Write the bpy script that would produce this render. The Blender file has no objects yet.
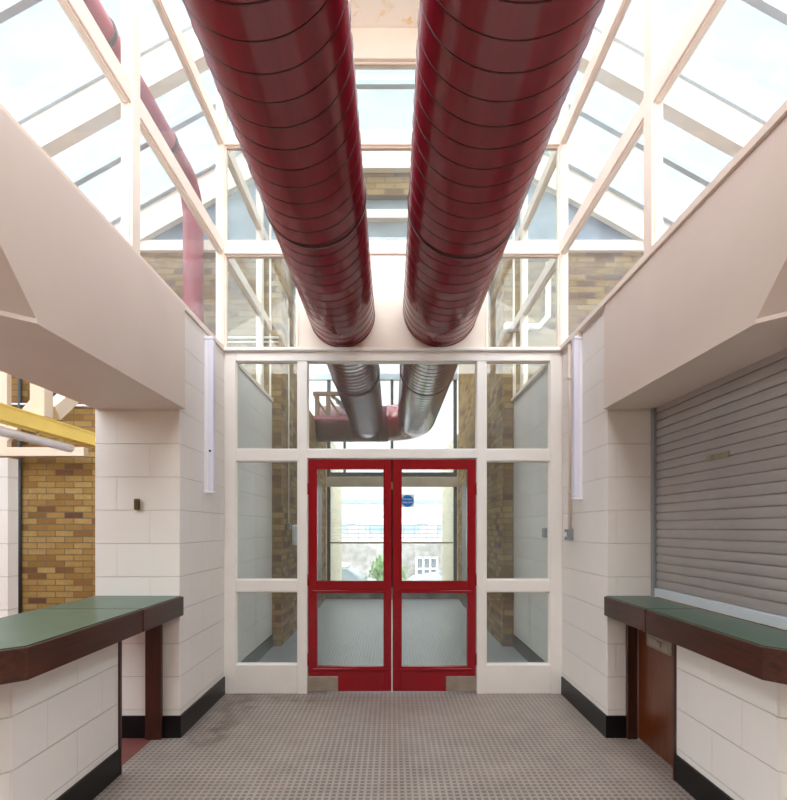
import bpy, bmesh, math, random
from mathutils import Vector, Matrix
random.seed(7)
C = bpy.context.scene.collection
PI = math.pi

# ------------------------------------------------------------------ helpers
def lin(r, g, b):
    f = lambda c: (c/255/12.92 if c/255 <= .04045 else ((c/255+.055)/1.055)**2.4)
    return (f(r), f(g), f(b), 1)

class MB:
    """collects shapes in world space; obj() turns them into one mesh object"""
    def __init__(self): self.bm = bmesh.new()
    def _add(self, verts, faces, smooth=False):
        vs = [self.bm.verts.new(v) for v in verts]
        out = []
        for f in faces:
            try:
                fc = self.bm.faces.new([vs[i] for i in f]); fc.smooth = smooth; out.append(fc)
            except ValueError: pass
        return vs, out
    def box(self, x0, x1, y0, y1, z0, z1, bev=0.0, seg=1):
        x0, x1 = min(x0, x1), max(x0, x1); y0, y1 = min(y0, y1), max(y0, y1); z0, z1 = min(z0, z1), max(z0, z1)
        vs, fs = self._add([(x0,y0,z0),(x1,y0,z0),(x1,y1,z0),(x0,y1,z0),(x0,y0,z1),(x1,y0,z1),(x1,y1,z1),(x0,y1,z1)],
                  [(0,3,2,1),(4,5,6,7),(0,1,5,4),(1,2,6,5),(2,3,7,6),(3,0,4,7)])
        if bev:
            es = list({e for f in fs for e in f.edges})
            bmesh.ops.bevel(self.bm, geom=es, offset=bev, segments=seg, affect='EDGES', profile=.5)
        return self
    def prism(self, pts, axis, a, b, bev=0.0):
        """polygon pts (u,v) extruded along axis from a to b. axis x: (y,z); y: (x,z); z: (x,y)"""
        def m(u, v, w):
            return {'x': (w,u,v), 'y': (u,w,v), 'z': (u,v,w)}[axis]
        n = len(pts)
        vs, fs = self._add([m(u,v,a) for u,v in pts]+[m(u,v,b) for u,v in pts],
            [tuple(range(n))[::-1], tuple(range(n,2*n))]+[(i,(i+1)%n,(i+1)%n+n,i+n) for i in range(n)])
        if bev:
            es = list({e for f in fs for e in f.edges})
            bmesh.ops.bevel(self.bm, geom=es, offset=bev, segments=1, affect='EDGES', profile=.5)
        bmesh.ops.recalc_face_normals(self.bm, faces=self.bm.faces[:])
        return self
    def hull(self, pts):
        vs = [self.bm.verts.new(p) for p in pts]
        r = bmesh.ops.convex_hull(self.bm, input=vs)
        bmesh.ops.delete(self.bm, geom=[g for g in r['geom_interior'] if isinstance(g, bmesh.types.BMVert)], context='VERTS')
        bmesh.ops.dissolve_limit(self.bm, angle_limit=.01, verts=self.bm.verts[:], edges=self.bm.edges[:])
        return self
    def sweep(self, pts, r, n=8, caps=True, smooth=True, radii=None):
        pts = [Vector(p) for p in pts]; rings = []
        T = []
        for i in range(len(pts)):
            a = pts[max(i-1,0)]; b = pts[min(i+1,len(pts)-1)]; T.append((b-a).normalized())
        up = Vector((0,0,1)) if abs(T[0].z) < .9 else Vector((1,0,0))
        nrm = (up - T[0]*up.dot(T[0])).normalized()
        for i, p in enumerate(pts):
            nrm = (nrm - T[i]*nrm.dot(T[i])).normalized(); bi = T[i].cross(nrm)
            rr = radii[i] if radii else r
            rings.append([self.bm.verts.new(p + (nrm*math.cos(2*PI*k/n) + bi*math.sin(2*PI*k/n))*rr) for k in range(n)])
        for i in range(len(rings)-1):
            for k in range(n):
                f = self.bm.faces.new([rings[i][k], rings[i][(k+1)%n], rings[i+1][(k+1)%n], rings[i+1][k]]); f.smooth = smooth
        if caps:
            self.bm.faces.new(rings[0][::-1]); self.bm.faces.new(rings[-1])
        return self
    def cyl(self, p, q, r, n=24, smooth=True): return self.sweep([p, q], r, n, True, smooth)
    def ball(self, c, r, sz=(1,1,1), sub=2):
        m = Matrix.Translation(c) @ Matrix.Diagonal((*sz, 1))
        g = bmesh.ops.create_icosphere(self.bm, subdivisions=sub, radius=r, matrix=m)
        for v in g['verts']:
            for f in v.link_faces: f.smooth = True
        return self
    def bar(self, p, q, w, h, up=(0,0,1)):
        """rectangular bar from p to q, w across, h along up"""
        p, q = Vector(p), Vector(q); t = (q-p).normalized(); u = Vector(up); s = t.cross(u).normalized(); u = s.cross(t)
        vs = []
        for c in (p, q):
            for a, b in ((-1,-1),(1,-1),(1,1),(-1,1)): vs.append(c + s*a*w/2 + u*b*h/2)
        self._add(vs, [(3,2,1,0),(4,5,6,7),(0,1,5,4),(1,2,6,5),(2,3,7,6),(3,0,4,7)])
        return self

def obj(name, mb, mat, parent=None):
    bmesh.ops.recalc_face_normals(mb.bm, faces=mb.bm.faces[:])
    me = bpy.data.meshes.new(name)
    if parent is not None:
        mb.bm.transform(Matrix.Translation(-world_loc(parent)))
    mb.bm.to_mesh(me); mb.bm.free()
    me.materials.append(mat)
    o = bpy.data.objects.new(name, me); C.objects.link(o)
    if parent is not None: o.parent = parent
    return o
def world_loc(o):
    l = Vector(o.location)
    while o.parent: o = o.parent; l = l + Vector(o.location)
    return l
def tag(o, label, cat=None, group=None, kind=None):
    o['label'] = label
    if cat: o['category'] = cat
    if group: o['group'] = group
    if kind: o['kind'] = kind
    return o
def thing(name, label, cat, loc, group=None, kind=None):
    o = bpy.data.objects.new(name, None); C.objects.link(o); o.location = loc; o.empty_display_size = .1
    return tag(o, label, cat, group, kind)
def struct(name, mb, mat, label, cat):
    return tag(obj(name, mb, mat), label, cat, None, 'structure')

# ------------------------------------------------------------------ materials
class NT:
    def __init__(self, name):
        self.m = bpy.data.materials.new(name); self.m.use_nodes = True
        self.t = self.m.node_tree; self.t.nodes.clear()
        self.out = self.t.nodes.new('ShaderNodeOutputMaterial')
    def n(self, typ, props=None, **inp):
        nd = self.t.nodes.new(typ)
        for k, v in (props or {}).items(): setattr(nd, k, v)
        for k, v in inp.items():
            k2 = int(k[1:]) if k[0] == '_' and k[1:].isdigit() else k.replace('_', ' ')
            s = nd.inputs[k2]
            if isinstance(v, bpy.types.NodeSocket): self.t.links.new(v, s)
            else: s.default_value = v
        return nd
    def math(self, op, a, b=0.0, c=None):
        kw = {'_0': a, '_1': b}
        if c is not None: kw['_2'] = c
        return self.n('ShaderNodeMath', {'operation': op}, **kw).outputs[0]
    def mix(self, f, a, b, blend='MIX'):
        nd = self.n('ShaderNodeMix', {'data_type': 'RGBA', 'blend_type': blend})
        for i, v in ((0, f), (6, a), (7, b)):
            if isinstance(v, bpy.types.NodeSocket): self.t.links.new(v, nd.inputs[i])
            else: nd.inputs[i].default_value = v
        return nd.outputs[2]
    def pos(self): return self.n('ShaderNodeNewGeometry').outputs['Position']
    def noise(self, scale, detail=3, rough=.5, vec=None, dist=0.0):
        return self.n('ShaderNodeTexNoise', Vector=vec or self.pos(), Scale=scale, Detail=detail, Roughness=rough, Distortion=dist).outputs['Fac']
    def ramp(self, f, stops):
        nd = self.n('ShaderNodeValToRGB', Fac=f); e = nd.color_ramp.elements
        while len(e) < len(stops): e.new(.5)
        for x, (p, c) in zip(e, stops): x.position = p; x.color = c if len(c) == 4 else (*c, 1)
        return nd.outputs['Color']
    def grey(self, f, a, b, lo=0.0, hi=1.0):
        return self.n('ShaderNodeMapRange', Value=f, _1=a, _2=b, _3=lo, _4=hi).outputs[0]
    def bsdf(self, col, rough=.5, spec=.5, metal=0.0, bump=None, strength=.3, dist=.002, coat=0.0, coat_rough=.1, emit=None):
        p = self.n('ShaderNodeBsdfPrincipled', Base_Color=col, Roughness=rough, Metallic=metal)
        p.inputs['Specular IOR Level'].default_value = spec
        p.inputs['Coat Weight'].default_value = coat; p.inputs['Coat Roughness'].default_value = coat_rough
        if bump is not None:
            b = self.n('ShaderNodeBump', Strength=strength, Distance=dist, Height=bump)
            self.t.links.new(b.outputs[0], p.inputs['Normal'])
        self.t.links.new(p.outputs[0], self.out.inputs[0])
        return self.m
    def wallvec(self):
        """(across, up) coordinates of an upright wall, whichever way it faces"""
        g = self.n('ShaderNodeNewGeometry')
        p = self.n('ShaderNodeSeparateXYZ', Vector=g.outputs['Position']); nn = self.n('ShaderNodeSeparateXYZ', Vector=g.outputs['True Normal'])
        ax = self.math('GREATER_THAN', self.math('ABSOLUTE', nn.outputs[0]), self.math('ABSOLUTE', nn.outputs[1]))
        u = self.n('ShaderNodeMix', {'data_type': 'FLOAT'}, _0=ax, _2=p.outputs[0], _3=p.outputs[1]).outputs[0]
        return u, p.outputs[2]

def plain(name, col, rough=.5, spec=.5, metal=0.0, var=.06, scale=6.0, coat=0.0, bumps=0.0):
    t = NT(name); f = t.noise(scale, 4)
    dark = tuple(c*(1-var) for c in col[:3])+(1,); light = tuple(min(1, c*(1+var)) for c in col[:3])+(1,)
    c = t.ramp(f, [(.3, dark), (.7, light)])
    if bumps: return t.bsdf(c, rough, spec, metal, t.noise(60, 3), bumps, .002, coat)
    return t.bsdf(c, rough, spec, metal, coat=coat)

def glass(name, tint=(.93,.96,.95), haze=0.0, r0=.05, hazecol=(.9,.95,1,1), graze=.28):
    t = NT(name)
    lw = t.n('ShaderNodeLayerWeight', Blend=.5).outputs['Facing']
    f = t.math('MULTIPLY_ADD', t.math('POWER', lw, 4.0), graze, r0)
    tr = t.n('ShaderNodeBsdfTransparent', Color=(*tint, 1)).outputs[0]
    if haze:
        tl = t.n('ShaderNodeBsdfTranslucent', Color=hazecol).outputs[0]
        df = t.n('ShaderNodeBsdfDiffuse', Color=hazecol).outputs[0]
        hz = t.n('ShaderNodeMixShader', Fac=.35, _1=tl, _2=df).outputs[0]
        nz = t.grey(t.noise(2.2, 5, .65), .3, .75, haze*.5, haze*1.4)
        tr = t.n('ShaderNodeMixShader', Fac=nz, _1=tr, _2=hz).outputs[0]
    gl = t.n('ShaderNodeBsdfGlossy', Color=(1,1,1,1), Roughness=.01).outputs[0]
    mx = t.n('ShaderNodeMixShader', Fac=f, _1=tr, _2=gl).outputs[0]
    t.t.links.new(mx, t.out.inputs[0]); return t.m

def block_mat(name, col):
    t = NT(name); u, v = t.wallvec()
    vec = t.n('ShaderNodeCombineXYZ', X=t.math('ADD', u, 1.913+.463*20), Y=t.math('ADD', v, .0425+.2315*20), Z=0.0).outputs[0]
    br = t.n('ShaderNodeTexBrick', {'offset': .5, 'offset_frequency': 2}, Vector=vec, Scale=1.0, Color1=(1,1,1,1), Color2=(.96,.96,.96,1), Mortar=(0,0,0,1),
             Mortar_Size=.0045, Mortar_Smooth=.35, Bias=0.0, Brick_Width=.463, Row_Height=.2315)
    mort = br.outputs['Fac']
    n1 = t.noise(1.4, 5, .6)
    c = t.ramp(n1, [(.3, tuple(x*.955 for x in col[:3])), (.7, col)])
    hj = t.math('ABSOLUTE', t.math('SUBTRACT', t.math('FRACT', t.math('DIVIDE', t.math('ADD', v, .0425+.2315*20), .2315)), .5))
    hj = t.grey(hj, .482, .492, 0.0, 1.0)
    mort = t.math('MAXIMUM', t.math('MULTIPLY', mort, .3), hj)
    c = t.mix(t.math('MULTIPLY', mort, .22), c, (.28,.24,.21,1))
    h = t.math('MULTIPLY_ADD', t.noise(95, 3, .6), .10, t.math('SUBTRACT', 1.0, mort))
    h = t.math('MULTIPLY_ADD', t.noise(14, 2), .12, h)
    return t.bsdf(c, .45, .4, bump=h, strength=.75, dist=.006)

def brick_mat(name, cols, mortar):
    t = NT(name); u, v = t.wallvec()
    vec = t.n('ShaderNodeCombineXYZ', X=t.math('ADD', u, 20.0), Y=t.math('ADD', v, 15.0), Z=0.0).outputs[0]
    def tex(seed):
        b = t.n('ShaderNodeTexBrick', {'offset': .5}, Vector=vec, Scale=1.0, Color1=(0,0,0,1), Color2=(1,1,1,1), Mortar=(.5,.5,.5,1),
                Mortar_Size=.006, Mortar_Smooth=.2, Bias=0.0, Brick_Width=.225, Row_Height=.075); return b
    b = tex(0)
    # one random tone per brick
    c = t.ramp(b.outputs['Color'], [(0.0, cols[0]), (.12, cols[1]), (.3, cols[2]), (.55, cols[3]), (.85, cols[4])])
    c = t.mix(t.grey(t.noise(3.5, 4), .35, .7, 0, .45), c, cols[5])
    c = t.mix(t.grey(t.noise(30, 3), .3, .8, 0, .35), c, cols[1])
    c = t.mix(b.outputs['Fac'], c, mortar)
    h = t.math('MULTIPLY_ADD', t.noise(70, 3), .3, t.math('SUBTRACT', 1.0, b.outputs['Fac']))
    return t.bsdf(c, .85, .2, bump=h, strength=.7, dist=.006)

def studded_floor(name, pale=False):
    t = NT(name); p = t.n('ShaderNodeSeparateXYZ', Vector=t.pos())
    P = .0375
    def cell(c): 
        fr = t.math('FRACT', t.math('DIVIDE', t.math('ADD', c, 30.0), P)); return t.math('ABSOLUTE', t.math('SUBTRACT', fr, .5))
    m = t.math('MAXIMUM', cell(p.outputs[0]), cell(p.outputs[1]))            # 0 centre .. .5 edge of a stud cell
    stud = t.grey(m, .27, .36, 1.0, 0.0)
    big = t.noise(.9, 4, .6); mid = t.noise(4.5, 5, .65)
    ground = t.ramp(mid, [(.3, lin(152,141,133)), (.7, lin(174,162,153))])
    pad = t.ramp(mid, [(.3, lin(96,86,81)), (.7, lin(120,109,103))])
    wear = t.grey(big, .42, .66, .15, .85)
    pad = t.mix(t.math('MULTIPLY', wear, .55), pad, ground)
    c = t.mix(stud, ground, pad)
    # a worn, dirty track near the left of the doors
    wx = t.math('ADD', p.outputs[0], t.math('MULTIPLY', t.math('SUBTRACT', t.noise(5, 4), .5), .55))
    dx = t.math('ABSOLUTE', t.math('ADD', wx, 1.27))
    dirt = t.math('MULTIPLY', t.grey(dx, .04, .2, 1.0, 0.0), t.grey(p.outputs[1], -1.35, -1.0, 0.0, 1.0))
    along = t.math('MULTIPLY', t.grey(t.math('ABSOLUTE', t.math('ADD', t.math('ADD', p.outputs[1], t.math('MULTIPLY', t.math('SUBTRACT', t.noise(6, 3), .5), .3)), .14)), .02, .16, .8, 0.0),
                   t.math('MULTIPLY', t.grey(p.outputs[0], -1.4, -1.2, 0.0, 1.0), t.grey(p.outputs[0], -.7, -.2, 1.0, 0.0)))
    dirt = t.math('MAXIMUM', dirt, along)
    dirt = t.math('MULTIPLY', dirt, t.grey(t.noise(7, 4), .38, .62, .1, .8))
    c = t.mix(dirt, c, lin(92,74,66))
    # rusty patches
    rust = t.grey(t.noise(1.7, 5, .7, dist=.6), .62, .74, 0.0, .35)
    c = t.mix(rust, c, lin(150,116,92))
    if pale: c = t.mix(.5, c, lin(136,154,166))  # blue grey mixed into the colour stands in for the end window's reflection
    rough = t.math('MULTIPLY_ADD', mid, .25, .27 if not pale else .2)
    return t.bsdf(c, rough, .5, bump=t.math('ADD', stud, t.math('MULTIPLY', mid, .2)), strength=.55, dist=.003)

def wood(name, a, b, rough=.3, axis='z', coat=.3):
    t = NT(name); p = t.pos()
    sc = {'z': (14,14,1.2), 'y': (14,1.2,14), 'x': (1.2,14,14)}[axis]
    mp = t.n('ShaderNodeMapping', Vector=p, Scale=sc).outputs[0]
    g = t.noise(2.2, 6, .65, mp, 1.2); f = t.noise(9, 3, .5, mp)
    c = t.ramp(g, [(.3, a), (.55, tuple((x+y)/2 for x, y in zip(a[:3], b[:3]))), (.75, b)])
    c = t.mix(t.grey(f, .5, .8, 0, .45), c, tuple(x*.4 for x in a[:3])+(1,))
    return t.bsdf(c, rough, .5, bump=g, strength=.08, dist=.002, coat=coat)

M = {}
M['block'] = block_mat('white painted blockwork', lin(244,240,235))
M['brick'] = brick_mat('yellow stock brick', [lin(84,54,48), lin(112,80,44), lin(140,106,56), lin(154,122,68), lin(166,138,86), lin(132,94,52)], lin(104,90,70))
M['brick_pale'] = brick_mat('pale yellow brick', [lin(176,168,146), lin(192,184,160), lin(204,197,176), lin(210,204,186), lin(214,209,194), lin(200,191,170)], lin(170,163,145))
M['stone'] = plain('grey stone wall', lin(150,146,146), .9, .2, var=.35, scale=3.5, bumps=.6)
M['floor'] = studded_floor('studded quarry tile')
M['floor_sheen'] = studded_floor('sheen-tinted studded tile', True)
M['redtile'] = plain('red floor tile', lin(116,66,60), .5, .4, var=.12, scale=9)
M['black'] = plain('black skirting paint', lin(14,13,14), .34, .3, var=.25, scale=9)
M['cream'] = plain('cream painted timber', lin(240,226,212), .38, .45, var=.03, scale=4)
M['white'] = plain('white painted timber', lin(246,242,237), .35, .45, var=.025, scale=5)
M['bulk'] = plain('pinkish cream bulkhead paint', lin(229,216,206), .5, .35, var=.03, scale=2.2)
M['doorred'] = plain('red gloss door paint', lin(148,14,30), .2, .5, var=.06, scale=3)
M['green'] = plain('green linoleum', lin(70,92,76), .35, .45, var=.12, scale=5)
M['mahog'] = wood('dark mahogany edge', lin(44,18,11), lin(90,47,29), .32, 'y')
M['mahog_v'] = wood('dark mahogany upright', lin(44,18,10), lin(88,42,26), .32, 'z')
M['gatewood'] = wood('orange brown veneer', lin(82,36,14), lin(126,62,28), .3, 'z')
M['steel'] = plain('brushed steel', lin(196,188,176), .35, .5, .9, var=.12, scale=14)
M['brass'] = plain('tarnished brass', lin(110,92,62), .4, .5, .8, var=.2, scale=30)
M['plate'] = plain('dull nickel plate', lin(176,166,150), .4, .5, .7, var=.15, scale=30)
M['alu'] = plain('grey aluminium flashing', lin(178,188,196), .5, .5, .0, var=.08, scale=8)
M['shut'] = None
M['lamp'] = plain('white enamel', lin(242,242,250), .3, .5, var=.015)
M['diff'] = plain('opal diffuser', lin(232,232,248), .3, .5, var=.01)
M['grey'] = plain('grey plastic', lin(142,147,152), .45, .4, var=.05)
M['dark'] = plain('dark grey metal', lin(58,60,66), .45, .5, var=.1)
M['yellow'] = plain('yellow painted steel', lin(238,208,106), .4, .45, var=.04)
M['slate'] = plain('blue grey slate gable', lin(136,146,158), .8, .3, var=.22, scale=3.5)
M['roofbeige'] = plain('beige rafter soffit', lin(240,230,214), .5, .3, var=.03)
M['pink'] = plain('pinkish red primer', lin(146,92,100), .5, .4, var=.1)
M['glass'] = glass('window glass', (.93,.965,.95), .06, .035, (.95,1,.98,1), graze=.2)
M['glass_side'] = glass('lantern glass', (.95,.97,.97), .06, .02, graze=.10)
M['glass_far'] = glass('clear lantern glass', (.95,.97,.96), .02, .012, graze=.05)
M['glass_roof'] = glass('weathered roof glass', (.76,.79,.82), .10, .03, (.82,.9,1,1))
M['glass_end'] = glass('end window glass', (.95,.97,.97), .10, .05, (1,1,1,1))

def duct_mat(name, a, b, fade=None):
    t = NT(name); n = t.noise(1.6, 4, .6)
    p = t.n('ShaderNodeMapping', Vector=t.pos(), Scale=(9,.5,9)).outputs[0]
    st = t.noise(1.5, 4, .6, p)
    c = t.ramp(st, [(.3, a), (.7, b)])
    return t.bsdf(c, t.math('MULTIPLY_ADD', n, .14, .16), .6, coat=.5, coat_rough=.1)
M['duct'] = duct_mat('dark red gloss duct', lin(122,20,36), lin(142,32,48))
M['seam'] = plain('shade-darkened red duct seam', lin(70,12,20), .3, .5, var=.1)  # duct red darkened to stand in for the shadow the seam lip casts

def shutter_mat():
    t = NT('grey shutter lath'); n = t.noise(1.2, 5, .6); sp = t.noise(7, 5, .7)
    c = t.ramp(n, [(.3, lin(164,159,158)), (.7, lin(184,179,176))])
    p = t.n('ShaderNodeMapping', Vector=t.pos(), Scale=(3,3,.5)).outputs[0]
    c = t.mix(t.grey(t.noise(3.5, 5, .7, p), .66, .75, 0, .3), c, lin(168,150,112))
    return t.bsdf(c, .42, .45, .25)
M['shut'] = shutter_mat()
def stained_ceiling():
    t = NT('cream ceiling board'); n = t.noise(7, 6, .7); y = t.n('ShaderNodeSeparateXYZ', Vector=t.pos()).outputs[1]
    e = t.grey(y, -.26, -.02, 0.25, 1.0)
    c = t.mix(t.math('MULTIPLY', t.grey(n, .56, .66, 0, 1), e), lin(250,244,234), lin(236,196,100))
    return t.bsdf(c, .5, .3)
M['ceil'] = stained_ceiling()

# ------------------------------------------------------------------ levels and lines of the building (metres)
WX = 1.48            # inner face of the block side walls
PIER = -.955         # front face of the piers
PX = 2.065           # outer edge of the piers
BG = 1.85            # brick gable
END = 6.16           # end window
COR = 1.36           # half width of the corridor beyond the gable

# floor
struct('floor', MB().box(-1.65, 1.75, -6, .04, -.1, 0), M['floor'], 'grey brown studded tile floor in front of the red doors', 'floor')
struct('floor', MB().box(-1.65, 1.75, .04, END+.1, -.1, 0), M['floor_sheen'], 'studded floor of the passage beyond the red doors, bluish window sheen put into its colour', 'floor')
struct('floor', MB().box(-6, -1.65, -6, BG, -.1, -.002), M['redtile'], 'red tile floor of the kitchen behind the left counter', 'floor')
struct('floor', MB().box(1.75, 6, -6, BG, -.1, -.002), M['redtile'], 'red tile floor behind the right counter and shutter', 'floor')

SIDE = {-1: 'left', 1: 'right'}
for s in (-1, 1):
    L = SIDE[s]
    X = lambda v: s*v
    FX = 1.44 if s < 0 else 1.475
    WX = 1.475 if s < 0 else 1.495
    # pier and side wall, L shaped, running on beyond the screen
    b = MB(); b.prism([(X(WX), PIER), (X(WX), BG), (X(WX+.1), BG), (X(WX+.1), PIER+.1), (X(PX if s < 0 else 1.84), PIER+.1), (X(PX if s < 0 else 1.84), PIER)], 'z', 0, 3.0, .004)
    struct('wall_'+L, b, M['block'], f'white painted block wall and pier to the {L} of the glazed screen', 'wall')
    b = MB().prism([(X(WX-.012), PIER-.012), (X(WX-.012), -.002), (X(WX), -.002), (X(WX), PIER), (X(1.621 if s > 0 else PX), PIER), (X(1.621 if s > 0 else PX), PIER-.012)], 'z', 0, .153)
    struct('baseboard_'+L, b, M['black'], f'black painted skirting wrapping the {L} pier', 'skirting')
    b = MB().box(X(WX), X(WX-.012), .1, BG-.001, 0, .153)
    struct('baseboard_'+L, b, M['black'], f'black painted skirting on the {L} wall beyond the red doors', 'skirting')
    lw = 0 if s < 0 else .025
    # low wall under the counter with its splayed corner
    y0 = -1.51 if s < 0 else -1.58
    b = MB().prism([(X(1.615+lw), y0), (X(1.615+lw), -2.37), (X(2.03), -2.785), (X(2.06), -2.73), (X(1.715+lw), -2.33), (X(1.715+lw), y0)], 'z', 0, .848)
    struct('wall_'+L, b, M['block'], f'low white block wall carrying the {L} counter', 'wall')
    b = MB().prism([(X(1.603+lw), y0), (X(1.603+lw), -2.375), (X(2.02), -2.792), (X(2.03), -2.785), (X(1.615+lw), -2.37), (X(1.615+lw), y0)], 'z', 0, .153)
    struct('baseboard_'+L, b, M['black'], f'black painted skirting along the low wall under the {L} counter', 'skirting')
    b = MB().box(X(1.6+lw), X(1.72+lw), y0, y0+.016, 0, .847)
    struct('trim_%d' % (1 if s < 0 else 2), b, M['mahog_v'], f'thin dark wood strip up the end of the low {L} counter wall', 'trim')
    # bulkhead with the corner cut back and up
    zb, zl = 2.283, 2.303
    zt = 3.0; dz = zt-zl; ye = -2.48
    b = MB().hull([(X(FX), PIER, zl), (X(FX), ye, zl), (X(2.06), ye-.62, zl), (X(2.06), PIER, zl),
                   (X(FX), PIER, zt), (X(FX), ye-dz, zt), (X(2.06), ye-dz-.62, zt), (X(2.06), PIER, zt)])
    bulk = tag(obj('trim_%d' % (3 if s < 0 else 4), b, M['bulk']), f'deep cream bulkhead over the {L} counter with a cut back corner', 'bulkhead', None, 'structure')
    b = MB().prism([(X(FX-.004), PIER), (X(FX-.004), ye), (X(2.06), ye-.624), (X(2.06), PIER)], 'z', zb, zl-.001)
    tag(obj('trim', b, M['bulk'], bulk), 'thin lip and soffit board of the bulkhead')

# ------------------------------------------------------------------ counters
for s in (-1, 1):
    L = SIDE[s]; X = lambda v: s*v
    back = 2.05 if s < 0 else 1.795
    e = 0 if s < 0 else .025
    t = thing('service_counter', f'green topped counter with thick dark wood edge on the low {L} wall', 'counter', (X(1.75), -2.0, .849), 'service counters')
    out = [(X(1.45+e), -1.552), (X(1.45+e), -2.51), (X(1.765), -2.825-e), (X(1.765), -2.95), (X(back), -2.95), (X(back), -1.552)]
    tag(obj('edge', MB().prism(out, 'z', .849, .981, .003), M['mahog'], t), 'dark mahogany edge')
    inn = [(X(1.464+e), -1.556), (X(1.464+e), -2.504), (X(1.77), -2.81-e), (X(1.77), -2.936), (X(back), -2.936), (X(back), -1.556)]
    tag(obj('top', MB().prism(inn, 'z', .981, .986), M['green'], t), 'green linoleum top')
    t = thing('counter_flap', f'lift-up counter flap between the {L} pier and the {L} counter', 'counter flap', (X(1.75), -1.25, .848), 'counter flaps')
    out = [(X(1.447+e), PIER-.003), (X(1.447+e), -1.547), (X(back), -1.547), (X(back), PIER-.003)]
    tag(obj('edge', MB().prism(out, 'z', .850, .981, .003), M['mahog'], t), 'dark mahogany edge')
    inn = [(X(1.462+e), PIER-.008), (X(1.462+e), -1.543), (X(back), -1.543), (X(back), PIER-.008)]
    tag(obj('top', MB().prism(inn, 'z', .981, .986), M['green'], t), 'green linoleum top')
    for xa, xb in ((1.60, 1.66), (1.72, 1.77)):
        obj('hinge', MB().cyl((X(xa), -1.5495, .984), (X(xb), -1.5495, .984), .0035, 8), M['brass'], t)

tag(obj('post', MB().box(-1.697, -1.587, -1.0, PIER-.013, 0, .849, .004), M['mahog_v']), 'dark wood upright board under the left counter flap', 'post')

# half-height gate under the right flap
t = thing('counter_gate', 'brown veneered half-height gate below the right counter flap', 'gate', (1.67, -1.25, 0))
tag(obj('jamb', MB().box(1.622, 1.694, -.992, PIER-.002, 0, .849, .003), M['mahog_v'], t), 'dark wood jamb')
g = obj('panel', MB().box(1.691, 1.727, -1.572, -.994, .014, .842, .003), M['gatewood'], t)
pl = MB(); pl.box(1.683, 1.691, -1.435, -1.13, .68, .762, .002); pl = obj('letter_plate', pl, M['plate'], g)
tag(pl, 'dull metal letter plate')
fl = MB().box(1.679, 1.683, -1.40, -1.165, .697, .742, .0015); fl.box(1.672, 1.679, -1.325, -1.275, .705, .738, .002); obj('flap', fl, M['steel'], g)

# ------------------------------------------------------------------ roller shutter
t = thing('roller_shutter', 'closed grey roller shutter above the right counter', 'shutter', (1.82, -2.2, .99))
b = MB(); prof = []; z = 1.045; n = int((2.29-1.045)/.0569)+1
for k in range(n):
    z0 = z+k*.0569
    prof += [(1.828, z0), (1.828, z0+.005), (1.8185, z0+.0065), (1.8168, z0+.016), (1.816, z0+.031), (1.8168, z0+.046), (1.8185, z0+.0558)]
ya, yb = -1.0, -3.6
v0 = [b.bm.verts.new((x, ya, zz)) for x, zz in prof]; v1 = [b.bm.verts.new((x, yb, zz)) for x, zz in prof]
for i in range(len(prof)-1): b.bm.faces.new([v0[i], v0[i+1], v1[i+1], v1[i]])
b.box(1.834, 1.838, ya, yb, z, 2.28)
obj('curtain', b, M['shut'], t)
tag(obj('bottom_rail', MB().box(1.80, 1.835, -1.0, -3.6, .988, 1.045, .003), plain('pale shutter rail', lin(206,214,222), .4, .4, var=.04), t), 'pale grey bottom rail')
tag(obj('guide', MB().box(1.797, 1.838, -.998, PIER-.002, .988, 2.282, .002), M['grey'], t), 'grey side guide')
tag(obj('label', MB().box(1.8135, 1.8155, -1.78, -1.58, 1.84, 1.872), plain('faded sticker', lin(150,142,122), .6, .3, var=.25, scale=20), t), 'faded tan sticker remnant')

# ------------------------------------------------------------------ glazed screen with red doors
def pane(parent, x0, x1, z0, z1, y=.045, bead=.007, mat='white', name='pane', gm='glass'):
    p = obj(name, MB().box(x0+.002, x1-.002, y-.003, y+.003, z0+.002, z1-.002), M[gm], parent)
    if bead:
        b = MB()
        for yy in ((y-.022, y-.0035), (y+.0035, y+.022)):
            b.box(x0, x0+bead, yy[0], yy[1], z0, z1); b.box(x1-bead, x1, yy[0], yy[1], z0, z1)
            b.box(x0+bead, x1-bead, yy[0], yy[1], z0, z0+bead); b.box(x0+bead, x1-bead, yy[0], yy[1], z1-bead, z1)
        obj('bead', b, M[mat], p)
    return p
scr = thing('window_1', 'white timber screen of glazed panels around the red doors', 'window', (0, 0, 0), None, 'structure')
W = M['white']
def post(p, *a, m='white', bev=.004): return obj('post', MB().box(*a, bev), M[m], p)
def rail(p, *a, m='white', bev=.004): return obj('rail', MB().box(*a, bev), M[m], p)
D0, D1 = 0.0, .09
for s in (-1, 1):
    X = lambda v: s*v
    post(scr, X(1.372 if s < 0 else 1.388), X(1.474 if s < 0 else 1.494), D0, D1, 0, 3.0)
    post(scr, X(.744), X(.829), D0, D1, 0, 2.921)
    xe = 1.372 if s < 0 else 1.388
    for z0, z1 in ((.0, .254), (.895, 1.0), (2.044, 2.149)):
        rail(scr, X(.829), X(xe), D0+.004, D1-.004, z0, z1)
    for z0, z1 in ((.254, .895), (1.0, 2.044), (2.149, 2.921)):
        x0, x1 = sorted((X(.829), X(xe))); pane(scr, x0, x1, z0, z1)
rail(scr, -.744, .744, D0+.002, D1-.002, 2.068, 2.149)
rail(scr, -1.372, 1.388, D0-.004, D1+.004, 2.921, 3.0)
obj('cornice', MB().box(-1.474, 1.494, -.045, .11, 3.001, 3.03, .006, 2), W, scr)
pane(scr, -.744, .744, 2.149, 2.921)

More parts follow.
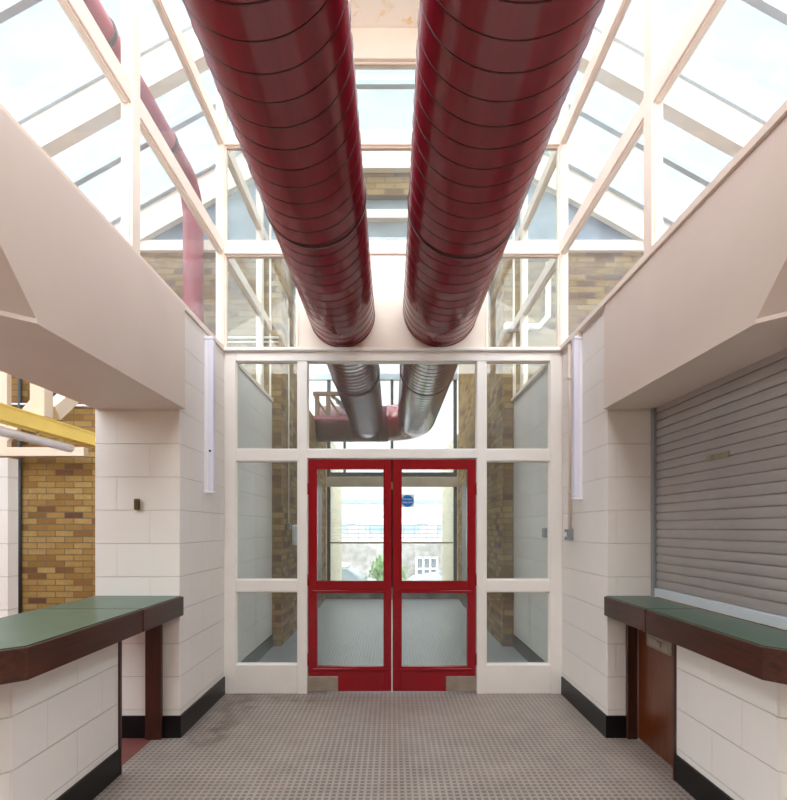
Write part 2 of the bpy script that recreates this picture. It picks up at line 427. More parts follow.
# doors
def door(n, x0, x1, s, label):
    d = thing('door_%d' % n, label, 'door', ((x0 if s < 0 else x1), .04, 0), None, 'structure')
    R = M['doorred']; y0, y1 = .018, .062
    gx0, gx1 = (x0+.07, x1-.062) if s < 0 else (x0+.073, x1-.068)
    b = MB()
    b.box(x0, gx0, y0, y1, .018, 2.06, .003); b.box(gx1, x1, y0, y1, .018, 2.06, .003)
    obj('stile', b, R, d)
    for z0, z1 in ((.018, .228), (.912, .982), (1.982, 2.06)):
        obj('rail', MB().box(gx0, gx1, y0+.0005, y1-.0005, z0, z1, .002), R, d)
    M['_r'] = R
    pane(d, gx0, gx1, .228, .912, .04, .008, '_r'); pane(d, gx0, gx1, .982, 1.982, .04, .008, '_r')
    for z in (.228, .912):   # projecting weather moulds
        obj('mould', MB().box(gx0-.03, gx1+.03, .006, .0175, z-.028, z-.004, .004), R, d)
    k = MB().box((x0-.003 if s < 0 else x1-.262), (x0+.262 if s < 0 else x1+.003), .014, .0178, .02, .15, .001)
    tag(obj('kick_plate', k, M['steel'], d), 'worn metal kick plate')
    hx = x0-.002 if s < 0 else x1+.002
    for z in (.3, 1.0, 1.8): obj('hinge', MB().cyl((hx, .014, z-.05), (hx, .014, z+.05), .006, 8), M['doorred'], d)
    return d
door(1, -.738, -.0055, -1, 'red glazed door on the left of the pair, plain panes')
door(2, .0055, .738, 1, 'red glazed door on the right of the pair, with the blue sign')
obj('catch', MB().box(-.005, .005, .03, .05, 1.80, 1.86), M['steel'], scr)
obj('stop', MB().box(-.02, .02, .0625, .07, .93, 2.06), M['dark'], bpy.data.objects['door_1'])

# blue sign stuck on the glass of the right door
sg = thing('door_sign', 'round blue sign with white lettering stuck on the right red door', 'sign', (.142, .0365, 1.695))
obj('backing', MB().box(.084, .196, .0345, .0365, 1.638, 1.752), glass('clear sticker film', (.9,.9,.9), .35, .03, (1,1,1,1)), sg)
obj('disc', MB().cyl((.138, .0345, 1.695), (.138, .0325, 1.695), .053, 40), plain('sign blue', lin(14,116,200), .4, .4, var=.02), sg)
def text(name, body, size, loc, mat, parent, rot=(PI/2,0,0), ext=.0004):
    cu = bpy.data.curves.new(name, 'FONT'); cu.body = body; cu.size = size; cu.align_x = 'CENTER'; cu.align_y = 'CENTER'; cu.extrude = ext
    o = bpy.data.objects.new(name, cu); C.objects.link(o)
    dg = bpy.context.evaluated_depsgraph_get(); me = bpy.data.meshes.new_from_object(o.evaluated_get(dg))
    bpy.data.objects.remove(o)
    me.materials.clear(); me.materials.append(mat)
    me.transform(Matrix.Translation(Vector(loc)-world_loc(parent)) @ Matrix.Rotation(rot[2], 4, 'Z') @ Matrix.Rotation(rot[0], 4, 'X'))
    q = bpy.data.objects.new(name, me); C.objects.link(q); q.parent = parent; return q
wl = plain('sign white', lin(250,250,252), .4, .4, var=.01)
text('lettering', 'Fire door', .021, (.138, .032, 1.711), wl, sg)
text('lettering', 'keep shut', .023, (.138, .032, 1.684), wl, sg, ext=.0005)

# ------------------------------------------------------------------ lantern glazing above
up = thing('window_2', 'upper glazed screen and white panel above the door screen', 'window', (0, 0, 3.03), None, 'structure')
for s in (-1, 1):
    post(up, s*1.472, s*1.545, -.005, .085, 3.031, 5.56, m='cream')
DUCT = {-1: (-.439, 3.333, .285), 1: (.425, 3.377, .325)}
# white panel with two round holes for the ducts
cu = bpy.data.curves.new('panel', 'CURVE'); cu.dimensions = '2D'; cu.fill_mode = 'BOTH'; cu.extrude = .02
sp = cu.splines.new('POLY'); sp.points.add(3); sp.use_cyclic_u = True
for p, (x, z) in zip(sp.points, ((-.822, 3.031), (.826, 3.031), (.826, 3.862), (-.822, 3.862))): p.co = (x, z, 0, 1)
for s in (-1, 1):
    cx, cz, r = DUCT[s]; sp = cu.splines.new('POLY'); sp.points.add(63); sp.use_cyclic_u = True
    for i, p in enumerate(sp.points): p.co = (cx+(r+.004)*math.cos(2*PI*i/64), max(3.0315, cz+(r+.004)*math.sin(2*PI*i/64)), 0, 1)
po = bpy.data.objects.new('tmp', cu); C.objects.link(po)
me = bpy.data.meshes.new_from_object(po.evaluated_get(bpy.context.evaluated_depsgraph_get())); bpy.data.objects.remove(po)
me.materials.clear(); me.materials.append(M['cream']); me.transform(Matrix.Translation((0, .04, -3.03)) @ Matrix.Rotation(PI/2, 4, 'X'))
q = bpy.data.objects.new('panel', me); C.objects.link(q); q.parent = up; tag(q, 'white panel the two ducts pass through')
for s in (-1, 1): post(up, s*.822, s*.838, .015, .07, 3.031, 3.862, m='cream', bev=.002)
for z0, z1 in ((3.862, 3.976), (4.82, 4.938)): rail(up, -1.472, 1.472, -.002, .082, z0, z1, m='cream')
rail(up, -1.545, 1.545, -.02, .10, 5.56, 5.828, m='cream')
for x0, x1, z0, z1 in ((-1.472, -.838, 3.031, 3.862), (.838, 1.472, 3.031, 3.862), (-1.472, 1.472, 3.976, 4.82), (-1.472, 1.472, 4.938, 5.56)):
    pane(up, x0, x1, z0, z1, .045, .010, 'cream', gm='glass')
# side lantern walls, room side and beyond the screen
k = 3
for s in (-1, 1):
    for (ys, nm) in (((-3.13, -1.585, -.006), 'beside the ducts'), ((.086, 1.37, BG-.002), 'beyond the screen')):
        w = thing('window_%d' % k, f'{SIDE[s]} glazed lantern side in cream frames {nm}', 'window', (s*1.5, ys[1], 3.0), None, 'structure'); k += 1
        x0, x1 = s*1.47, s*1.535
        hw = .05
        y0, y1 = ys[0], ys[2]
        ym = ys[1]
        posts = [(ym-hw, ym+hw)] if nm[0:6] != 'beside' else [(y0-hw, y0+hw), (ym-hw, ym+hw)]
        for a, b_ in posts: post(w, x0, x1, a, b_, 3.045, 5.56, m='cream')
        rail(w, s*1.462, x1, y0, y1, 3.001, 3.045, m='cream', bev=.003)
        spans = []; cur = y0
        for a, b_ in posts:
            if a > cur: spans.append((cur, a))
            cur = b_
        spans.append((cur, y1))
        for a, b_ in spans:
            for z0, z1 in ((3.862, 3.976), (4.82, 4.938)): rail(w, x0+s*.003, x1-s*.003, a, b_, z0, z1, m='cream')
            for z0, z1 in ((3.045, 3.862), (3.976, 4.82), (4.938, 5.56)):
                p = obj('pane', MB().box(s*1.505, s*1.511, a+.002, b_-.002, z0+.002, z1-.002), M['glass_side' if nm[0:6] == 'beside' else 'glass_far'], w)
                bd = MB(); q0, q1 = s*1.484, s*1.5045; e = .012
                bd.box(q0, q1, a, a+e, z0, z1); bd.box(q0, q1, b_-e, b_, z0, z1); bd.box(q0, q1, a+e, b_-e, z0, z0+e); bd.box(q0, q1, a+e, b_-e, z1-e, z1)
                obj('bead', bd, M['cream'], p)
        if nm[0:6] == 'beside': rail(w, x0-s*.01, x1+s*.01, y0, -.022, 5.56, 5.828, m='cream')
        else: rail(w, x0, x1, .101, y1, 5.56, 5.68, m='cream')
# ceiling board over the ducts
struct('ceiling', MB().box(-.75, .75, -3.2, .1, 5.829, 5.86), M['ceil'], 'flat cream ceiling board with yellow stains above the ducts', 'ceiling')
for s in (-1, 1):
    struct('ceiling', MB().box(s*.752, s*1.55, -3.2, .1, 5.83, 5.838), M['glass_roof'], f'{SIDE[s]} strip of flat roof glass over the lantern', 'ceiling')

# ------------------------------------------------------------------ ducts
def ring(b, cx, y, cz, r0, r1, w, n=64):
    """a band around a duct: outer radius r1, inner r0"""
    rows = []
    for rr, yy in ((r0, y-w/2), (r1, y-w/2+.003), (r1, y+w/2-.003), (r0, y+w/2)):
        rows.append([b.bm.verts.new((cx+rr*math.cos(2*PI*i/n), yy, cz+rr*math.sin(2*PI*i/n))) for i in range(n)])
    for a, c in zip(rows, rows[1:]):
        for i in range(n):
            f = b.bm.faces.new([a[i], a[(i+1)%n], c[(i+1)%n], c[i]]); f.smooth = True
for s in (-1, 1):
    cx, cz, r = DUCT[s]; L = SIDE[s]
    y0, yend = -4.4, (4.69 if s < 0 else 4.5)
    t = thing('air_duct', 'narrower dark red spiral air duct, on the left, passing through the white panel' if s < 0 else 'thicker dark red spiral air duct, on the right, passing through the white panel', 'duct', (cx, 0, cz-r), 'overhead air ducts')
    path = [(cx, y0, cz), (cx, 0, cz), (cx, yend, cz)]
    b = MB()
    if s > 0:   # elbow turning left into the cross duct
        R = .5; path = path[:-1] + [(cx, 4.5, cz) for i in (0,)]
        for i in range(1, 13):
            a = PI/2*i/12; path.append((cx-R*(1-math.cos(a)), 4.5+R*math.sin(a), cz))
    b.sweep(path, r, 64)
    obj('pipe', b, M['duct'], t)
    pts = []; pitch = .1235; turns = (4.4-y0)/pitch; seg = 44
    for i in range(int(turns*seg)+1):
        a = 2*PI*i/seg; pts.append((cx+(r+.0005)*math.cos(a*-1), y0+pitch*i/seg, cz+(r+.0005)*math.sin(a*-1)))
    obj('seam', MB().sweep(pts, .0032, 5), M['seam'], t)
    yc = -1.63 if s < 0 else -1.5
    for yy in (yc, 1.72):
        b = MB(); ring(b, cx, yy, cz, r, r+.009, .022); obj('coupling', b, M['seam'], t)
# cross duct beyond the doors
t = thing('cross_duct', 'dull red cross duct seen through the pane above the doors', 'duct', (-.7, 5.0, 3.05))
obj('pipe', MB().sweep([(-1.355, 5.0, 3.36), (-.078, 5.0, 3.36)], .322, 48), plain('dull purple red duct paint', lin(92,40,54), .5, .4, var=.12), t)
for x in (-.25, -.75):
    b = MB(); rows = []
    for rr, xx in ((.322, x-.02), (.334, x-.017), (.334, x+.017), (.322, x+.02)):
        rows.append([b.bm.verts.new((xx, 5.0+rr*math.cos(2*PI*i/48), 3.36+rr*math.sin(2*PI*i/48))) for i in range(48)])
    for a, c in zip(rows, rows[1:]):
        for i in range(48): b.bm.faces.new([a[i], a[(i+1)%48], c[(i+1)%48], c[i]])
    obj('coupling', b, M['seam'], t)

# ------------------------------------------------------------------ fittings on the piers
for s in (-1, 1):
    L = SIDE[s]; X = lambda v: s*v
    t = thing('strip_light', f'white fluorescent strip light standing upright on the {L} pier', 'light', (X(1.47), -.45, 1.73), 'strip lights on the piers')
    ya, yb = (-.49, -.43)
    q = 0 if s < 0 else .02; zb_ = 0 if s < 0 else -.05
    obj('housing', MB().box(X(1.479+q-(.005 if s < 0 else 0)), X(1.45+q-(.005 if s < 0 else 0)), ya+.008, yb-.008, 1.75+zb_, 2.94, .003), M['lamp'], t)
    tag(obj('diffuser', MB().box(X(1.4495+q-(.005 if s < 0 else 0)), X(1.405+q-(.005 if s < 0 else 0)), ya, yb, 1.752+zb_, 2.938, .008, 3), M['diff'], t), 'opal cover')
    for z0, z1 in ((1.728+zb_, 1.7515+zb_), (2.9385, 2.962)): obj('end_cap', MB().box(X(1.479+q-(.005 if s < 0 else 0)), X(1.403+q-(.005 if s < 0 else 0)), ya-.002, yb+.002, z0, z1, .004), M['lamp'], t)
    if s < 0: obj('screw', MB().cyl((X(1.43+q-(.005 if s < 0 else 0)), ya, 2.06), (X(1.43+q-(.005 if s < 0 else 0)), ya-.008, 2.06), .009, 12), M['dark'], t)
    else: obj('bracket', MB().box(X(1.479+q-(.005 if s < 0 else 0)), X(1.44+q-(.005 if s < 0 else 0)), -.47, -.45, 2.962, 3.0), M['cream'], t)
# conduit and switch at the right
tag(obj('conduit', MB().cyl((1.481, -.235, 1.447), (1.481, -.235, 2.99), .013, 12), M['cream']), 'thin cream conduit running down to the grey switch on the right pier', 'conduit')
for z in (2.7, 1.75): obj('clip', MB().box(1.464, 1.4945, -.255, -.215, z-.008, z+.008, .002), M['cream'], bpy.data.objects['conduit'])
t = thing('light_switch', 'grey metal switch box on the right pier below a conduit', 'switch', (1.494, -.24, 1.36))
obj('box', MB().box(1.494, 1.448, -.285, -.19, 1.356, 1.446, .004), M['grey'], t)
obj('rocker', MB().box(1.4475, 1.44, -.26, -.215, 1.383, 1.42, .002), M['lamp'], t)
t = thing('wall_bracket', 'small tarnished brass block on the face of the left pier', 'bracket', (-1.766, PIER, 1.62))
obj('block', MB().box(-1.782, -1.748, PIER-.03, PIER-.001, 1.582, 1.658, .004), M['brass'], t)
obj('screw', MB().cyl((-1.765, PIER-.03, 1.635), (-1.765, PIER-.034, 1.635), .006, 10), M['dark'], t)

# ------------------------------------------------------------------ hall around: brick gable, glazed roof, kitchen bits
SL = .56; RT = 6.2
zr = lambda x: RT-SL*max(0, abs(x)-1.5)
for s in (-1, 1):
    L = SIDE[s]; X = lambda v: s*v
    struct('wall_back', MB().prism([(X(6), 0), (X(COR), 0), (X(COR), 4.87), (X(6), 4.87 if zr(6) > 4.87 else zr(6)-.3), ], 'y', BG, BG+.25), M['brick'], f'yellow brick wall behind the {L} glazed side, beyond the screen', 'wall') if False else None
    zo = zr(6)-.3
    xo = 1.5+(RT-.3-4.87)/SL      # where the slate gable meets the brick line
    pts = [(X(6), 0), (X(COR), 0), (X(COR), 4.87), (X(xo), 4.87), (X(6), zo)]
    struct('wall_back', MB().prism(pts, 'y', BG, BG+.25), M['brick'], f'yellow stock brick wall on the {L} behind the glazed lantern', 'wall')
    struct('wall_back', MB().prism([(X(xo), 4.871), (X(COR), 4.871), (X(COR), RT-.3), (X(1.5), RT-.3)], 'y', BG+.02, BG+.2), M['slate'], f'blue grey gable panel above the {L} brick wall', 'wall')
    struct('trim_%d' % (5 if s < 0 else 6), MB().box(X(COR), X(4.4), BG-.06, BG-.001, 4.84, 4.97, .006), M['cream'], f'pale ledge across the {L} brick gable', 'trim')
struct('wall_back', MB().box(-COR+.002, COR-.002, BG, BG+.25, 5.55, RT-.3), M['brick'], 'brick head over the tall opening behind the ducts', 'wall')
struct('wall_back', MB().box(-COR+.002, COR-.002, BG+.1, BG+.14, 4.94, 5.549), plain('pale blue grey infill', lin(150,162,172), .6, .3, var=.12, scale=2.5), 'pale blue grey infill panel in the tall opening behind the ducts', 'wall')
struct('trim_7', MB().box(-COR+.002, COR-.002, BG, BG+.1, 5.27, 5.38, .005), M['cream'], 'cream bar across the tall opening behind the ducts', 'trim')
# roof: rafters and bars
def roofline(b, y0, y1, dz0, dz1, xe=5.9):
    pts = [(-xe, zr(xe)+dz1), (-1.5, RT+dz1), (1.5, RT+dz1), (xe, zr(xe)+dz1), (xe, zr(xe)+dz0), (1.5, RT+dz0), (-1.5, RT+dz0), (-xe, zr(xe)+dz0)]
    return b.prism(pts, 'y', y0, y1)
n = 8
for yc, wdt, lab in ((.24, .14, 'deep cream roof rafter crossing above the door screen'), (1.80, .09, 'deep cream roof rafter against the brick gable')):
    struct('trim_%d' % n, roofline(MB(), yc-wdt/2, yc+wdt/2, -.33 if yc < 1 else -.38, -.019), M['roofbeige'], lab, 'rafter'); n += 1
for yc, lab in ((-2.1, 'grey roof glazing bar furthest forward over the counters'), (-.62, 'grey roof glazing bar over the two piers'), (.24, 'grey roof glazing bar capping the rafter above the doors'), (.98, 'grey roof glazing bar between the two cream rafters'), (1.80, 'grey roof glazing bar capping the rafter on the brick gable')):
    hb = .10 if yc in (.24, 1.80) else .032
    struct('trim_%d' % n, roofline(MB(), yc-hb, yc+hb, -.018 if hb > .09 else -.05, .05), M['alu'], lab, 'glazing bar'); n += 1
for s in (-1, 1):
    b = MB(); b.prism([(s*1.5, RT-.002), (s*5.9, zr(5.9)-.002), (s*5.9, zr(5.9)+.004), (s*1.5, RT+.004)], 'y', -5.5, BG+.2)
    struct('ceiling', b, M['glass_roof'], f'sloping weathered roof glass on the {SIDE[s]} of the lantern', 'ceiling')
struct('ceiling', MB().box(-1.499, 1.499, .3, BG+.2, RT-.006, RT), M['glass_roof'], 'flat roof glass between the two roof slopes', 'ceiling')

struct('wall_front', MB().box(-6, 6, -6.3, -6.0, 0, 4.6), M['brick'], 'unseen brick wall added behind the viewer to hold back light', 'wall')  # unseen wall, added to cut the light coming from behind the camera
for s in (-1, 1):
    struct('wall_'+SIDE[s], MB().box(s*6.0, s*6.2, -6, BG, 0, zr(6)-.3), M['block'], f'outer {SIDE[s]} block wall of the hall', 'wall')
# red pipe in the hall at the left
t = thing('heating_pipe', 'dull red pipe outside the left lantern glass, turning down the brick wall', 'pipe', (-2.33, 1.55, 0))
pth = [(-2.33, -5.0, 5.43), (-2.33, 1.2, 5.43)]
for i in range(1, 9):
    a = PI/2*i/8; pth.append((-2.33, 1.2+.35*math.sin(a), 5.43-.35*(1-math.cos(a))))
pth.append((-2.33, 1.55, 0))
M['pipe'] = plain('dull red pipe paint', lin(150,52,62), .4, .4, var=.1)
obj('pipe', MB().sweep(pth, .115, 32), M['pipe'], t)
for y in (-1.6, -.4, .8):
    b = MB(); ring(b, -2.33, y, 5.43, .115, .128, .05, 32); obj('collar', b, M['seam'], t)

# conduits and fittings on the gable
tag(obj('conduit', MB().cyl((-2.3, BG-.02, 3.79), (-1.39, BG-.02, 3.79), .017, 10).cyl((-2.3, BG-.02, 3.735), (-1.39, BG-.02, 3.735), .012, 10), M['cream']), 'pair of cream conduits along the brick, seen through the left upper pane', 'conduit')
b = MB().sweep([(1.91, BG-.03, 4.7), (1.91, BG-.03, 4.05), (1.80, BG-.03, 3.92), (1.62, BG-.03, 3.92)], .036, 12)
tag(obj('conduit', b, M['white']), 'white bent duct on the brick, seen through the right upper pane', 'conduit')
t = thing('bulkhead_lamp', 'cream wall lamp on the brick seen through the right upper pane', 'lamp', (1.45, BG, 3.9))
obj('body', MB().box(1.37, 1.57, BG-.09, BG-.001, 3.86, 3.96, .01), M['cream'], t); obj('lens', MB().box(1.40, 1.50, BG-.1, BG-.0905, 3.87, 3.95, .004), M['diff'], t)
tag(obj('conduit', MB().cyl((1.505, BG-.02, 2.9), (1.505, BG-.02, 3.855), .011, 10), M['cream']), 'thin upright cream conduit below the wall lamp on the right brick', 'conduit')
tag(obj('conduit', MB().cyl((-1.349, 2.25, 1.52), (-1.349, 2.25, 4.2), .01, 10), M['cream']), 'thin conduit down the left brick reveal behind the sidelight', 'conduit')
tag(obj('light_switch', MB().box(-COR+.001, -1.325, 2.21, 2.29, 1.43, 1.52, .004), M['grey']), 'grey switch on the left brick reveal behind the sidelight', 'switch')
tag(obj('dispenser', MB().box(-COR+.001, -1.26, 2.52, 2.68, 1.22, 1.5, .02, 2), M['lamp']), 'white dispenser on the left brick beyond the screen', 'dispenser')
tag(obj('light_switch', MB().box(1.494, 1.455, .42, .50, 1.365, 1.455, .004), M['grey']), 'grey switch on the right block wall behind the sidelight', 'switch')

# kitchen behind the left hatch
struct('wall_left', MB().box(-5.5, -2.67, PIER, PIER+.1, 0, 1.945), M['block'], 'lower white block partition at the far left behind the counter', 'wall')
tag(obj('pipe', MB().cyl((-4.56, BG-.025, 0), (-4.56, BG-.025, 3.4), .022, 12), M['dark']), 'thin dark pipe down the brick wall behind the left counter', 'pipe')
tag(obj('conduit', MB().cyl((-4.9, BG-.03, 2.98), (-3.65, BG-.03, 2.95), .014, 10), M['lamp']), 'thin white pipe along the brick above the yellow beam', 'conduit')
M['cream_hall'] = plain('cream paint of the hall timbers', lin(212,194,174), .5, .3, var=.04)
t = thing('wall_truss', 'cream timber truss in front of the brick behind the left hatch', 'truss', (-4.2, 1.6, 2.3))
obj('chord', MB().box(-4.75, -3.62, 1.56, 1.66, 2.30, 2.405, .005), M['cream_hall'], t)
obj('post', MB().box(-4.65, -4.53, 1.57, 1.65, 2.406, 3.5, .005), M['cream_hall'], t)
obj('brace', MB().bar((-4.62, 1.61, 2.46), (-3.95, 1.61, 3.25), .07, .11), M['cream_hall'], t)
YX = -2.6
t = thing('yellow_beam', 'yellow painted steel beam crossing behind the left hatch', 'beam', (YX, .5, 2.16))
b = MB(); b.box(YX-.05, YX+.05, -2.4, 1.5, 2.262, 2.274); b.box(YX-.05, YX+.05, -2.4, 1.5, 2.164, 2.176); b.box(YX+.02, YX+.045, -2.4, 1.5, 2.176, 2.262)
obj('beam', b, M['yellow'], t)
t = thing('strut_frame', 'cream upright and sloping strut standing on the yellow beam', 'strut', (YX, -.6, 2.275))
obj('upright', MB().box(YX-.055, YX+.055, -.76, -.66, 2.275, 3.1, .004), M['cream_hall'], t)
obj('brace', MB().bar((YX, -.60, 2.33), (YX, .30, 3.05), .10, .11, up=(0,-1,1)), M['cream_hall'], t)
t = thing('tube_light', 'white fluorescent tube fitting hung under the yellow beam', 'light', (YX, -1.0, 2.09))
obj('tube', MB().cyl((YX, -2.2, 2.10), (YX, -.36, 2.10), .032, 20), M['lamp'], t)
for y in (-1.9, -.75): obj('clip', MB().cyl((YX, y, 2.131), (YX, y, 2.1645), .008, 8), M['steel'], t)

# ------------------------------------------------------------------ corridor beyond and its end window
for s in (-1, 1):
    L = SIDE[s]; X = lambda v: s*v
    wp = [(BG+.251, 0), (END, 0), (END, 4.9), (BG+.251, 4.9)] if s > 0 else [(BG+.251, 0), (END, 0), (END, 3.4), (3.3, 3.4), (3.3, 4.9), (BG+.251, 4.9)]
    struct('wall_'+L, MB().prism(wp, 'x', X(COR), X(COR+.22)), M['brick'], f'{L} brick wall of the passage beyond the doors', 'wall')
    struct('door_%d' % (3 if s < 0 else 4), MB().box(X(COR-.001), X(COR-.03), 4.2, 5.35, 0, 2.3, .005), M['dark'], f'dark door in the {L} brick wall of the far passage', 'door')
    struct('wall_'+L, MB().box(X(1.33), X(1.60), END+.12, END+3.2, -1.2, 3.4), M['brick_pale'], f'pale yellow brick return outside the far window on the {L}', 'wall')
struct('wall_back', MB().box(-COR, COR, END, END+.2, 0, .30), M['stone'], 'low grey wall below the far window', 'wall')
w = thing('window_7', 'far window with dark posts and a thin cream bar facing the street', 'window', (0, END, .3), None, 'structure')
for x in (-1.30, 1.30): post(w, x-.035, x+.035, END+.02, END+.09, .301, 4.6, m='dark')
obj('beam', MB().box(-COR+.01, COR-.01, END-.06, END+.019, 2.30, 2.50, .005), plain('beige beam', lin(190,176,156), .6, .3, var=.15, scale=3), w)
rail(w, -1.265, 1.265, END+.02, END+.09, 2.505, 2.60, m='dark')
rail(w, -1.265, 1.265, END+.0, END+.06, 1.135, 1.175, m='cream')
post(w, -.03, .03, END+.02, END+.08, 2.601, 4.5, m='dark')
post(w, -1.0, -.95, END+.02, END+.08, 2.601, 4.5, m='dark')
rail(w, -2.4, COR-.01, END, END+.12, 4.5, 4.89, m='alu')
for x0, x1, z0, z1 in ((-1.264, 1.264, .302, 1.134), (-1.264, 1.264, 1.176, 2.504), (-1.264, 1.264, 2.602, 4.49)):
    obj('pane', MB().box(x0, x1, END+.095, END+.10, z0, z1), M['glass_end'], w)
struct('ceiling', MB().box(-1.58, 1.58, BG+.26, END+.1, 4.91, 4.93), M['glass_roof'], 'flat roof glass over the far passage', 'ceiling')
for i, y in enumerate((2.6, 5.2)):
    struct('trim_%d' % (n+i), MB().box(-COR+.01, COR-.01, y, y+.1, 4.6, 4.9), M['dark'], 'dark beam under the far passage roof, ' + ('nearer the doors' if i == 0 else 'nearer the street window'), 'beam')
t = thing('timber_lattice', 'beige timber lattice beside the duct seen through the pane above the doors', 'lattice', (-1.0, 4.45, 3.3))
M['beige'] = plain('weathered beige timber', lin(116,98,84), .7, .2, var=.15)
obj('chord', MB().box(-1.358, -.75, 4.41, 4.49, 3.74, 3.80), M['beige'], t)
obj('chord', MB().box(-1.358, -.75, 4.41, 4.49, 3.32, 3.385), M['pink'], t)
for x in (-1.29, -1.10): obj('upright', MB().box(x-.035, x+.035, 4.415, 4.485, 3.386, 3.739), M['beige'], t)
for i in range(4): obj('slat', MB().bar((-1.04+i*.075, 4.475, 3.735-i*.09), (-.76, 4.475, 3.735-i*.09-(.28-i*.075)*.7+.0), .02, .055), M['grey'], t)
for i in range(2): obj('brace', MB().bar((-1.33+i*.22, 4.45, 3.72), (-1.12+i*.22, 4.45, 3.40), .05, .045), M['beige'], t)

# ------------------------------------------------------------------ street
GZ = -1.05
M['tarmac'] = plain('pale tarmac', lin(170,168,168), .9, .2, var=.1)
struct('ground', MB().box(-30, 30, END+.15, 60, GZ-.2, GZ), M['tarmac'], 'pale street surface outside the far window', 'ground')
struct('wall_street', MB().box(-14, 14, 18.5, 18.9, GZ, .78), M['stone'], 'long grey stone wall across the street', 'wall')
t = thing('railing', 'dark metal railing on top of the stone wall across the street', 'railing', (0, 18.7, .78))
M['rail'] = plain('blue grey railing paint', lin(110,124,146), .5, .4, var=.05)
b = MB()
for z in (1.02, 1.22, 1.40, 1.58): b.box(-10, 10, 18.68, 18.72, z-.03, z+.03)
obj('bar', b, M['rail'], t)
for i in range(17): obj('upright', MB().box(-4+i*.5, -4+i*.5+.04, 18.67, 18.73, .781, 1.6), M['rail'], t)

t = thing('building', 'long pale building with a pink fascia band behind the railing', 'building', (0, 30, GZ))
M['pale'] = plain('pale render', lin(206,208,214), .8, .2, var=.03)
obj('wall', MB().box(-18, 18, 30, 36, GZ, 3.1), M['pale'], t)
obj('parapet', MB().box(-18, 18, 29.8, 36, 3.1, 3.32), plain('grey parapet', lin(140,154,176), .7, .2, var=.05), t)
obj('fascia', MB().box(-18, 18, 29.9, 29.99, 2.2, 2.75), plain('pink fascia', lin(220,172,182), .7, .2, var=.08, scale=.7), t)
for x in (-2.6, 1.9): tag(obj('sign_panel', MB().box(x-.45, x+.45, 29.8, 29.89, 1.75, 2.5), plain('red sign', lin(224,160,166), .6, .3, var=.05), t), 'red sign panel')
for i in range(8): obj('window', MB().box(-9+i*2.4, -7.8+i*2.4, 29.96, 29.99, 1.2, 1.6), plain('window blue', lin(140,160,190), .3, .5, var=.05), t)
# shrub
def leaves(b, c, rad, n, size):
    for _ in range(n):
        d = Vector((random.gauss(0,1), random.gauss(0,1), random.gauss(0,1))).normalized()*random.random()**.4
        p = Vector(c)+Vector((d.x*rad[0], d.y*rad[1], d.z*rad[2]))
        q = Matrix.Rotation(random.random()*6.28, 4, 'Z') @ Matrix.Rotation(random.random()*2.5, 4, 'X')
        v = [p+(q @ Vector(a))*size for a in ((0,-1,0),(.4,0,.12),(0,1,0),(-.4,0,.12))]
        b._add(v, [(0,1,2),(0,2,3)])
t = thing('shrub', 'green leafy shrub in front of the stone wall outside', 'shrub', (0, 12.5, GZ))
b = MB(); leaves(b, (-.15, 12.5, -.1), (.62, .45, .72), 1100, .09); leaves(b, (.05, 12.5, .35), (.3, .3, .4), 200, .08)
obj('foliage', b, plain('leaf green', lin(120,160,100), .6, .3, var=.3, scale=5), t)
b = MB()
for i in range(6): b.sweep([(-.2, 12.5, GZ), (-.2+.08*math.cos(i), 12.5+.08*math.sin(i), -.6), (-.2+.35*math.cos(i), 12.5+.3*math.sin(i), .2)], .02, 6)
obj('stem', b, plain('stem brown', lin(110,88,64), .8, .2), t)
# cars
def car(label, xr, y, col, name):
    t = thing('car', label, 'car', (xr-2.0, y, GZ))
    k = lambda x, z: (xr-4.1+x, GZ+z)
    body = [k(0,.3), k(.02,.62), k(.2,.78), k(1.1,.9), k(3.75,.95), k(4.05,.88), k(4.1,.6), k(4.08,.3)]
    obj('body', MB().prism(body, 'y', y-.82, y+.82, .05), plain(name, col, .25, .5, var=.02, coat=.5), t)
    obj('roof', MB().prism([k(1.55,1.38), k(1.8,1.45), k(2.9,1.46), k(3.25,1.4), k(3.2,1.36), k(1.58,1.34)], 'y', y-.62, y+.62, .02), plain(name+' roof', col, .25, .5, var=.02, coat=.5), t)
    tag(obj('window', MB().prism([k(1.1,.905), k(1.57,1.338), k(3.2,1.358), k(3.8,.955)], 'y', y-.66, y+.66, .03), plain('car glass', lin(120,136,146), .08, .5, var=.02), t), 'grey tinted glass')
    for x in (.75, 3.35):
        for yy in (y-.74, y+.74):
            wv = obj('wheel', MB().cyl((xr-4.1+x, yy-.1, GZ+.31), (xr-4.1+x, yy+.1, GZ+.31), .31, 24), M['dark'], t)
    tag(obj('tail_light', MB().box(xr-.12, xr+.012, y-.84, y-.55, GZ+.74, GZ+.98, .01), plain('tail light red', lin(220,50,60), .2, .5, var=.05), t), 'red tail light')
car('pale car with a red tail light outside the left door pane', -.42, 11.2, lin(226,230,236), 'silver car paint')
car('dark grey car low outside the right door pane', 4.65, 13.9, lin(160,168,180), 'grey car paint')
t = thing('paned_gate', 'white gate with dark square openings outside the right door pane', 'gate', (1.35, 17.6, GZ))
b = MB()
for i in range(4): b.box(1.0+i*.29, 1.07+i*.29, 17.58, 17.64, GZ, .22)
for z in (GZ, -.65, -.3, .16): b.box(1.0, 1.94, 17.585, 17.635, z, z+.07)
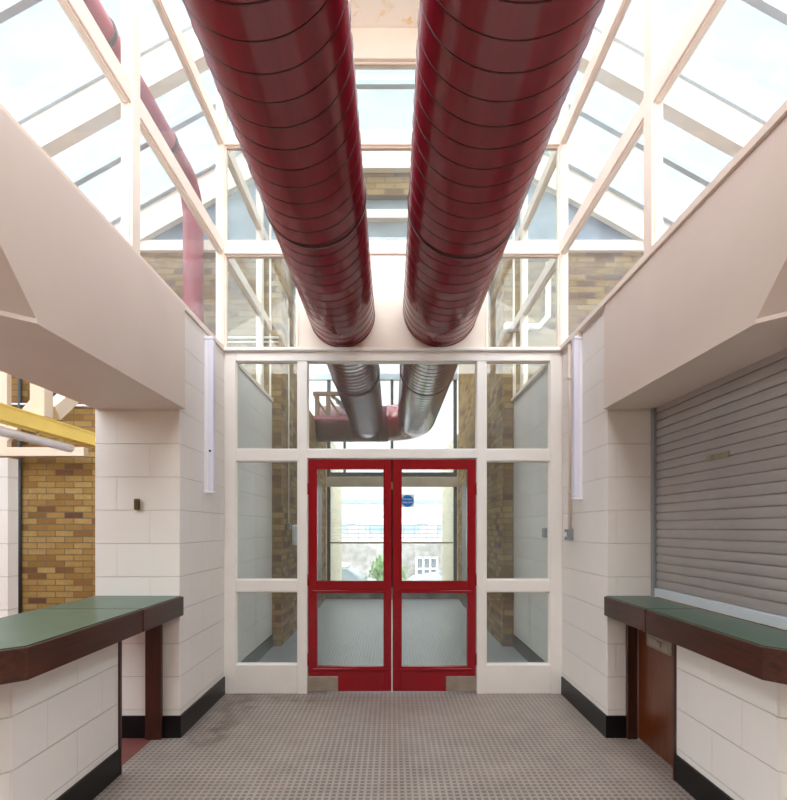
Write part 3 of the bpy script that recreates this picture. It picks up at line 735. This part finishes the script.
obj('frame', b, M['lamp'], t)
obj('infill', MB().box(1.0, 1.94, 17.65, 17.67, GZ, .2), plain('gate infill', lin(110,118,130), .7, .2), t)

# ------------------------------------------------------------------ light and camera
w = bpy.data.worlds.new('overcast'); bpy.context.scene.world = w; w.use_nodes = True
nt = w.node_tree; nt.nodes.clear()
out = nt.nodes.new('ShaderNodeOutputWorld'); bg = nt.nodes.new('ShaderNodeBackground'); nt.links.new(bg.outputs[0], out.inputs[0])
tc = nt.nodes.new('ShaderNodeTexCoord'); sp = nt.nodes.new('ShaderNodeSeparateXYZ'); nt.links.new(tc.outputs['Generated'], sp.inputs[0])
rp = nt.nodes.new('ShaderNodeValToRGB'); nt.links.new(sp.outputs[2], rp.inputs[0])
rp.color_ramp.elements[0].position = 0.0; rp.color_ramp.elements[0].color = (1,1,1,1)
rp.color_ramp.elements[1].position = .7; rp.color_ramp.elements[1].color = (.66,.70,.73,1)
nt.links.new(rp.outputs[0], bg.inputs[0]); bg.inputs[1].default_value = .80
sl = bpy.data.lights.new('overcast_sun', 'SUN'); sl.energy = 7.6; sl.angle = math.radians(150); sl.color = (1.0, .99, .97)
so = bpy.data.objects.new('overcast_sun', sl); C.objects.link(so); so.rotation_euler = (math.radians(28), 0, 0); so.location = (0, -8, 12)

cam = bpy.data.cameras.new('camera'); cam.lens = 525/800*36; cam.sensor_width = 36; cam.sensor_fit = 'AUTO'
cam.shift_y = 128/800; cam.shift_x = 1.5/800; cam.clip_start = .05; cam.clip_end = 200
co = bpy.data.objects.new('camera', cam); C.objects.link(co); co.location = (0, -4.605, 1.456); co.rotation_euler = (PI/2, 0, 0)
sc = bpy.context.scene; sc.camera = co
sc.view_settings.view_transform = 'Standard'; sc.view_settings.look = 'None'; sc.view_settings.gamma = 1; sc.view_settings.exposure = 1.22
sc.view_settings.use_curve_mapping = False
sc.cycles.max_bounces = 10; sc.cycles.diffuse_bounces = 5; sc.cycles.glossy_bounces = 4; sc.cycles.transparent_max_bounces = 24
